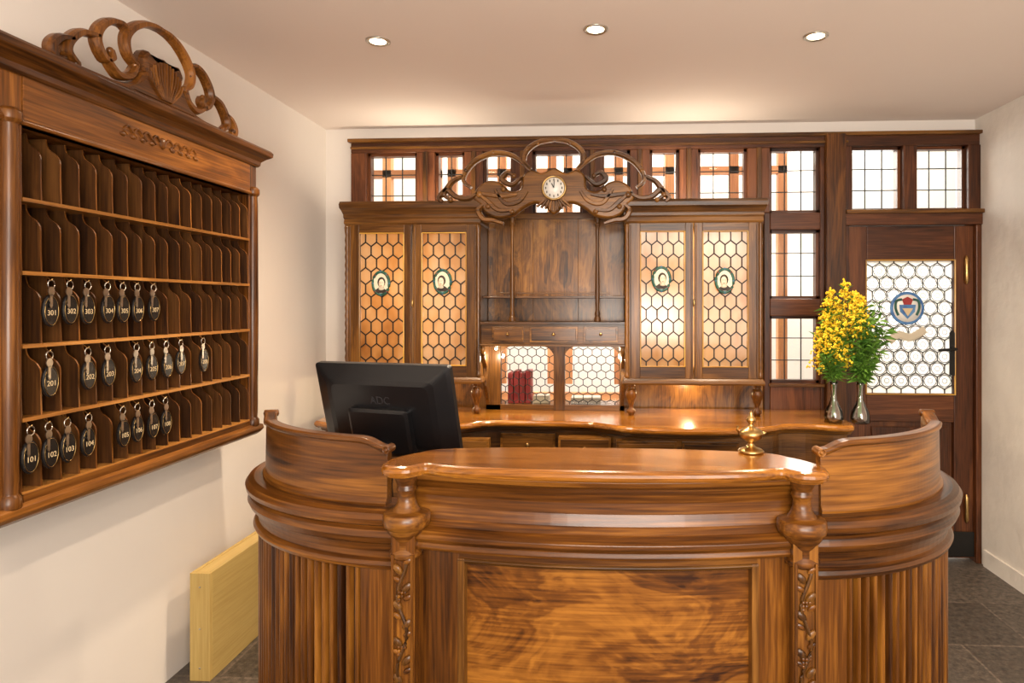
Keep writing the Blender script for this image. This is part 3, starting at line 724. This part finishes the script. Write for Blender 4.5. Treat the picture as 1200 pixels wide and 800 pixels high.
lv = [rr_(.11, .075, .012, .024), rr_(.11, .075, .012, .045), rr_(.10, .065, .012, .05)]
vs = [p+dn*.05 for l in lv for p in T(l)]; fs = [tuple(range(k)), tuple(range(len(vs)-1, len(vs)-k-1, -1))]
for i in range(2): fs += [(i*k+j, i*k+(j+1) % k, (i+1)*k+(j+1) % k, (i+1)*k+j) for j in range(k)]
b.add(vs, fs, M_black)
for i in range(14):
    b.add(T([(-.10+i*.0145, hh-.035, .017), (-.094+i*.0145, hh-.035, .017), (-.094+i*.0145, hh-.05, .0235), (-.10+i*.0145, hh-.05, .0235)]), [(0, 1, 2, 3)], M_black2)
b.build('screen_housing', mo)
b = B(); base = C+dn*.08+nn*.03
fx = Vector((base.x+.0, base.y+.02, .785))
b.tube([base+nn*.02, base+nn*.035+Vector((0, 0, -.08)), Vector((fx.x, fx.y-.02, .9)), Vector((fx.x, fx.y, .80))], .026, M_black, 12)
b.lathe((fx.x, fx.y, .7855), [(.12, 0), (.12, .008), (.10, .014), (.03, .02)], M_black, 32, sy=.75)
b.build('stand', mo)
txt = bpy.data.curves.new('label', 'FONT'); txt.body = 'ADC'; txt.size = .035; txt.extrude = .0008
to = bpy.data.objects.new('badge', txt); bpy.context.collection.objects.link(to)
m4 = MX.to_4x4(); m4.translation = C+MX @ Vector((-.035, .035, .0265)); to.matrix_world = m4; to.parent = mo; txt.materials.append(plain('badge_grey', (.030,.030,.033), .3))

# ------------------------------------------------------------ bell
zf = (H-1.081)*F/(530-CY); X = zf*((880-CX)/F*cos(TH)-sin(TH)); Y = zf*((880-CX)/F*sin(TH)+cos(TH))
b = B()
b.lathe((X, Y, 1.082), [(.030,0),(.031,.004),(.026,.008),(.014,.012),(.008,.018),(.007,.024),(.014,.028),(.026,.036),(.030,.044),(.029,.050),(.022,.056),(.012,.060),(.006,.064),(.005,.070),(.010,.075),(.012,.080),(.008,.086),(.004,.092),(.005,.096),(.002,.101)], M_brass, 28)
b.tube([(X-.028, Y, 1.128), (X-.034, Y, 1.136), (X-.031, Y, 1.146)], .003, M_brass, 8)
b.tube([(X+.028, Y, 1.128), (X+.038, Y, 1.130)], lambda f: .005-.003*f, M_brass, 8)
b.build('service_bell')

# ------------------------------------------------------------ vases & flowers
def vase(px, Y, sc):
    X = AX(px, Y); v = B()
    pr = [(.002,0),(.030,0),(.040,.006),(.041,.03),(.036,.06),(.022,.09),(.014,.115),(.012,.15),(.014,.19),(.019,.205),(.017,.205),(.012,.19),(.010,.15),(.012,.115),(.020,.088),(.034,.058),(.039,.03),(.037,.008),(.002,.006)]
    v.lathe((X, Y, ZB+.0005), [(r*sc*1.15, z*sc) for r, z in pr], M_vase, 24); v.build('glass_vase'); return X, Y, ZB+.03
def bouquet(X, Y, Z0, stems, nm):
    f = B(); rnd = random.Random(len(nm)+int(X*100))
    for (dx, dz, kind) in stems:
        dy = rnd.uniform(-.06, .05)
        top = Vector((X+dx, Y+dy, Z0+dz)); neck = Vector((X+dx*.04, Y+dy*.04, Z0+.16))
        P = crom([Vector((X-dx*.08, Y, Z0)), neck, neck.lerp(top, .5)+Vector((dx*.05, 0, .02)), top], 6)
        f.tube(P, lambda t: .0032-.0018*t, M_green, 5)
        m = len(P)
        for k in range(int(60 if kind == 'g' else 34)):
            t = rnd.uniform(.40, .99); p = P[int(t*(m-1))]
            a = rnd.uniform(0, 2*pi); ln = rnd.uniform(.035, .075); w = ln*.13
            d_ = Vector((cos(a), sin(a)*.8, rnd.uniform(-.3, .9))).normalized(); sd = d_.cross(Vector((0, 0, 1))).normalized()
            q1 = p+d_*ln*.5+Vector((0, 0, .004)); q2 = p+d_*ln+Vector((0, 0, -.006))
            tw = Vector((0, 0, 1))*rnd.uniform(-.8, .8)*w
            f.add([p, q1+sd*w+tw, q2, q1-sd*w-tw], [(0, 1, 2, 3)], M_green)
        if kind == 'y':
            ph = rnd.uniform(.14, .20)
            for br_ in range(20):
                t = br_/19; p0 = top+Vector((0, 0, -ph*(1-t)*1.0)); a = br_*2.4; ln = .068*(1-t*.75)
                for j in range(9):
                    s_ = j/8; p = p0+Vector((cos(a)*ln*s_, sin(a)*ln*s_, .025*sin(s_*pi*.8)))
                    p += Vector((rnd.uniform(-.005, .005), rnd.uniform(-.005, .005), rnd.uniform(-.005, .007)))
                    r = rnd.uniform(.004, .008)
                    f.add([p+Vector(v)*r for v in ((1,0,0),(-1,0,0),(0,1,0),(0,-1,0),(0,0,1.2),(0,0,-1))], [(0,2,4),(2,1,4),(1,3,4),(3,0,4),(2,0,5),(1,2,5),(3,1,5),(0,3,5)], M_yellow)
    f.build(nm)
VX, VY, VZ = vase(977, 3.30, 1.)
bouquet(VX, VY, VZ, [(.00,.62,'y'),(.05,.66,'y'),(-.05,.50,'y'),(.03,.55,'y'),(-.07,.40,'y'),(.07,.50,'g'),(.0,.46,'y'),(-.03,.34,'g'),(.05,.42,'g'),(.09,.60,'y'),(-.06,.30,'g'),(-.03,.56,'y')], 'flower_bouquet')
VX, VY, VZ = vase(1008, 3.28, 1.)
bouquet(VX, VY, VZ, [(.02,.55,'g'),(-.05,.60,'y'),(.08,.50,'g'),(.05,.54,'g'),(.0,.44,'g'),(.10,.38,'g'),(-.03,.50,'g'),(.05,.38,'g'),(.12,.45,'g'),(-.06,.42,'y'),(.0,.58,'y'),(.03,.32,'g'),(.08,.58,'g'),(-.05,.34,'g'),(.0,.50,'g'),(.09,.44,'g')], 'flower_bouquet')

# ------------------------------------------------------------ key rack
kr = empty('key_rack'); XF = -1.50; XBk = XL+.003
yl0, yl1, yr0, yr1 = 1.495, 1.566, 2.612, 2.665
zb0, zt0, RH = .955, 1.905, .19
b = B()
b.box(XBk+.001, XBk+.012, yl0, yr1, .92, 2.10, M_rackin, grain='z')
for a, c in ((yl0, yl1), (yr0, yr1)):
    b.box(XBk, XF-.004, a, c, .92, 2.05, M_rack, grain='z')
    ym = (a+c)/2
    b.lathe((XF-.004, ym, 0), [(.010,.92),(.026,.93),(.026,.955),(.018,.965),(.020,1.0),(.022,1.4),(.020,1.86),(.018,1.90),(.027,1.91),(.027,1.93),(.018,1.94)], M_rack, 18, var=.0)
b.box(XBk, XF, yl1, yr0, zt0, 2.06, M_rack, grain='y', var=.9)
b.box(XBk, XF, yl1, yr0, .915, zb0, M_rack, grain='y')
path = [(XBk+.002, yl0), (XF, yl0), (XF, yr1), (XBk+.002, yr1)]
b.sweep(path, [(-.03,2.03),(.004,2.03),(.010,2.038),(.012,2.052),(.026,2.066),(.038,2.074),(.046,2.080),(.048,2.096),(.040,2.106),(-.03,2.106)], M_rack)
b.sweep(path, [(-.03,1.905),(.004,1.905),(.008,1.912),(.004,1.92),(-.03,1.92)], M_rack)
b.sweep(path, [(-.03,.890),(.0,.890),(.012,.900),(.020,.912),(.018,.928),(.004,.934),(-.03,.934)], M_rack)
b.box(XBk, XF, yl0, yr1, 2.09, 2.104, M_rack)
b.build('case', kr, .002)
b = B()
for i in range(0, 5):
    z = zb0+RH*i; b.box(XBk+.012, XF-.002, yl1, yr0, z-.005, z+.005, M_shelf, grain='y')
ncol = 17; cw = (yr0-yl1)/ncol
for r in range(5):
    z0 = zb0+RH*r+.005; z1 = zb0+RH*(r+1)-.005; h = z1-z0
    for i in range(0, ncol+1):
        y = yl1+cw*i; y = min(max(y, yl1+.003), yr0-.003)
        pr = [(XF-.008, z0), (XF-.010, z0+h*.3), (XF-.010, z0+h*.62)]+[(p.x, p.y) for p in crom([(XF-.012, z0+h*.68), (XF-.022, z0+h*.76), (XF-.042, z0+h*.84), (XF-.050, z0+h*.92), (XF-.052, z1)], 3)]
        pts = pr+[(XBk+.012, z1), (XBk+.012, z0)]
        n = len(pts); vs = [(p[0], y-.0025, p[1]) for p in pts]+[(p[0], y+.0025, p[1]) for p in pts]
        vv = random.random()
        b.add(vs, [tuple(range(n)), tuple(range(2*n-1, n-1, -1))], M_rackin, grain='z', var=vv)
        b.add(vs, [(j, (j+1) % n, (j+1) % n+n, j+n) for j in range(n)], M_rack, grain='z', var=vv)
b.build('pigeonholes', kr)
b = B(); yc0 = (yl0+yr1)/2
def rib(pts, w, a=XF+.008, c_=XF-.022, z0=2.106, mat=M_rack):
    for s in (1, -1):
        b.ribbon([(yc0+s*p[0], z0+p[1]) for p in pts], w, a, c_, mat, 'yz')
ww = lambda f: .007+.006*sin(pi*f)
rib([(0,.262),(.04,.260),(.085,.245),(.13,.212),(.158,.170),(.150,.125),(.118,.10)], ww)
rib([(.15,.195),(.18,.207),(.225,.192),(.262,.155),(.272,.115),(.245,.075),(.215,.085),(.222,.108)], ww)
rib([(.27,.13),(.325,.118),(.365,.080),(.375,.045),(.345,.02)], ww)
rib([(.36,.085),(.40,.072),(.425,.04),(.415,.012),(.39,.02)], ww)
rib([(.118,.10),(.14,.06),(.19,.045),(.235,.075)], ww)
rib([(.05,.10),(.09,.075),(.13,.03),(.20,.012),(.30,.010),(.42,.008)], lambda f: .016-.008*f)
for p, r in (((.13,.212),.011),((.272,.118),.012),((.222,.105),.012),((.118,.10),.014),((.375,.045),.011),((.345,.02),.013),((.415,.03),.012),((.158,.160),.011),((.235,.188),.010),((.18,.207),.010)):
    for s in (1, -1): b.ball((XF-.004, yc0+s*p[0], 2.106+p[1]), r, M_rack, (.9, 1, 1))
sh = crom([(0,.165),(.04,.15),(.075,.165),(.10,.13),(.09,.095),(.12,.05),(.17,.0),(.0,-.0),(-.17,.0),(-.12,.05),(-.09,.095),(-.10,.13),(-.075,.165),(-.04,.15)], 4, True)
b.slab([(yc0+p.x, 2.108+max(p.y, 0)) for p in sh], [(.0, XF-.03), (.0, XF-.01), (.006, XF+.006), (.014, XF+.012)], M_rack, 'yz', grain='y')
for k in range(-6, 7):
    a = k*.15; b.ribbon([(yc0+sin(a)*.03, 2.118+.01), (yc0+sin(a)*.085, 2.118+cos(a)*.085), (yc0+sin(a)*.10, 2.118+cos(a)*.135)], .0045, XF+.020, XF, M_rack, 'yz')
for s in (1, -1):
    for k in range(4):
        cx = .03+k*.042
        b.ribbon([(yc0+s*(cx-.02), 1.985), (yc0+s*cx, 2.003), (yc0+s*(cx+.018), 1.988), (yc0+s*(cx+.004), 1.974)], .004, XF+.006, XF-.005, M_rack, 'yz', var=.8)
        b.ball((XF+.000, yc0+s*(cx+.02), 1.972), .009, M_rack, (.6, 1.5, .8))
b.ball((XF+.000, yc0, 1.985), .02, M_rack, (.5, .8, 1.))
b.build('carved_crest', kr, .0015)

ke = empty('room_keys'); b = B()
rows = {2: ([60,82,103,126,144,161,180], 300), 1: ([58,103,126,160,178,195,212,238], 200), 0: ([36,57,79,104,144,161,178,194], 100)}
XK = XF+.012
for r, (pxs, base) in rows.items():
    zt1 = zb0+RH*(r+1)-.012
    for k, px in enumerate(pxs):
        y = WX(px, 0, XK)[0]; jit = random.uniform(-.004, .004); dz = -.002+random.uniform(-.003, .003)
        b.tube([(XF-.002, y, zt1+.004), (XK, y, zt1-.006), (XK+.004, y, zt1)], .0018, M_brass, 6)
        b.tube([(XK+.0, y+.011*sin(a), zt1-.016+.012*cos(a)) for a in [2*pi*i/14 for i in range(14)]], .0016, M_steel, 5, True)
        zc = zt1-.082+dz
        el = [(y+jit+.0255*cos(a), zc+.043*sin(a)) for a in [2*pi*i/24 for i in range(24)]]
        b.slab(el, [(.003, XK-.004), (.0, XK-.002), (.0, XK+.003), (.003, XK+.005)], M_tag, 'yz')
        ring = [(XK+.0055, y+jit+.0210*cos(a), zc+.038*sin(a)) for a in [2*pi*i/24 for i in range(24)]]
        b.tube(ring, .0008, M_brass, 4, True)
        b.tube([(XK, y+jit+.005*sin(a), zc+.047+.006*cos(a)) for a in [2*pi*i/10 for i in range(10)]], .0012, M_steel, 5, True)
        ky = y-.014+random.uniform(-.004, .006); kz = zt1-.024
        b.prism([(ky+.010*cos(a), kz-.010+.012*sin(a)) for a in [2*pi*i/14 for i in range(14)]], XK+.007, XK+.0095, M_steel, 'yz')
        b.prism([(ky-.0035, kz-.018), (ky+.0035, kz-.018), (ky+.0035, kz-.05), (ky, kz-.056), (ky-.0035, kz-.052), (ky-.006, kz-.046), (ky-.0035, kz-.042), (ky-.006, kz-.036)], XK+.007, XK+.0095, M_steel, 'yz')
        tx = bpy.data.curves.new('num', 'FONT'); tx.body = str(base+1+k); tx.size = .020; tx.extrude = .0003; tx.align_x = 'CENTER'; tx.materials.append(M_ink)
        to = bpy.data.objects.new('tag_number', tx); bpy.context.collection.objects.link(to); to.location = (XK+.0062, y+jit, zc-.012); to.rotation_euler = (pi/2, 0, pi/2); to.parent = ke
b.build('keys_and_tags', ke)

# ------------------------------------------------------------ plywood box on floor
b = B(); x0, x1, y0, y1, hz = -1.60, -1.520, 2.37, 3.02, .413
b.box(x0, x1, y0, y0+.018, 0, hz, M_ply, grain='z'); b.box(x1-.015, x1, y0+.018, y1, 0, hz-.0, M_ply, grain='y'); b.box(x0, x0+.015, y0+.018, y1, 0, hz, M_ply, grain='y')
b.box(x0+.015, x1-.015, y0+.018, y1, hz-.018, hz-.002, M_ply, grain='y'); b.box(x0, x1, y1-.018, y1, 0, hz, M_ply)
for z in (.05, .2, .36): b.lathe((x0+.04, y0-.001, z), [(.004, -.001), (.004, .002)], M_steel, 8, Matrix.Rotation(pi/2, 3, 'X'))
b.build('wooden_crate', bevel=.002)

# ------------------------------------------------------------ lights
def area(name, loc, tgt, sx, sy, e, col):
    l = bpy.data.lights.new(name, 'AREA'); l.shape = 'RECTANGLE'; l.size = sx; l.size_y = sy; l.energy = e; l.color = col
    o = bpy.data.objects.new(name, l); bpy.context.collection.objects.link(o); o.location = loc
    o.rotation_euler = (Vector(tgt)-Vector(loc)).to_track_quat('-Z', 'Y').to_euler(); return o
area('lobby_overhead_fill', (.6, -.6, 2.44), (.1, 2.2, .9), 1.8, 1.0, 54, (1., .90, .78))  # added unseen fill from above and behind the camera, not a room fixture
area('lobby_daylight', (1.6, -1.8, 1.6), (-.8, 2.5, 1.2), 1.2, 1.6, 32, (1., .95, .88))
area('ceiling_bounce_fill', (.2, -.9, 1.3), (.2, 1.2, 2.6), 1.4, .6, 60, (1., .89, .78))  # added unseen light aimed upward to brighten the ceiling
area('outer_daylight', (.3, 4.4, 3.3), (.3, 5.0, 1.4), 3.6, .5, 115, (1., .97, .92))
area('outer_daylight_door', (1.65, 4.6, 2.2), (1.65, 3.8, 1.2), .8, .8, 20, (1., .97, .92))
area('outer_hatch_fill', (-.08, 4.0, 1.75), (-.08, 5.0, .9), 1.2, .3, 22, (.95, .97, 1.))  # extra light added behind the panel to brighten the view through the hatch
def pt(name, loc, e, r=.02, col=(1., .75, .42)):
    l = bpy.data.lights.new(name, 'POINT'); l.energy = e; l.shadow_soft_size = r; l.color = col
    o = bpy.data.objects.new(name, l); bpy.context.collection.objects.link(o); o.location = loc; return o
pt('under_cabinet_lamp', ((cl[0]+cl[1])/2, 3.6, .985), 3.)
pt('under_cabinet_lamp', ((cr[0]+cr[1])/2, 3.6, .985), 3.)
pt('hatch_lamp', (hxa-.01, 3.50, 1.14), 2., .014, (1., .85, .6)); pt('hatch_lamp', (hxb+.005, 3.50, 1.14), 2., .014, (1., .85, .6))
w = bpy.data.worlds.new('World'); bpy.context.scene.world = w; w.use_nodes = True
w.node_tree.nodes['Background'].inputs[0].default_value = (1., .95, .88, 1); w.node_tree.nodes['Background'].inputs[1].default_value = 1.05

# ------------------------------------------------------------ camera
cd = bpy.data.cameras.new('Camera'); cam = bpy.data.objects.new('Camera', cd); bpy.context.collection.objects.link(cam)
cam.location = (0, 0, H); cam.rotation_euler = (pi/2, 0, TH); cd.sensor_width = 36; cd.lens = F/1200*36
cd.shift_x = (600-CX)/1200; cd.shift_y = -(400-CY)/1200; cd.clip_start = .05
sc = bpy.context.scene; sc.camera = cam
sc.view_settings.view_transform = 'Standard'; sc.view_settings.exposure = 0.08
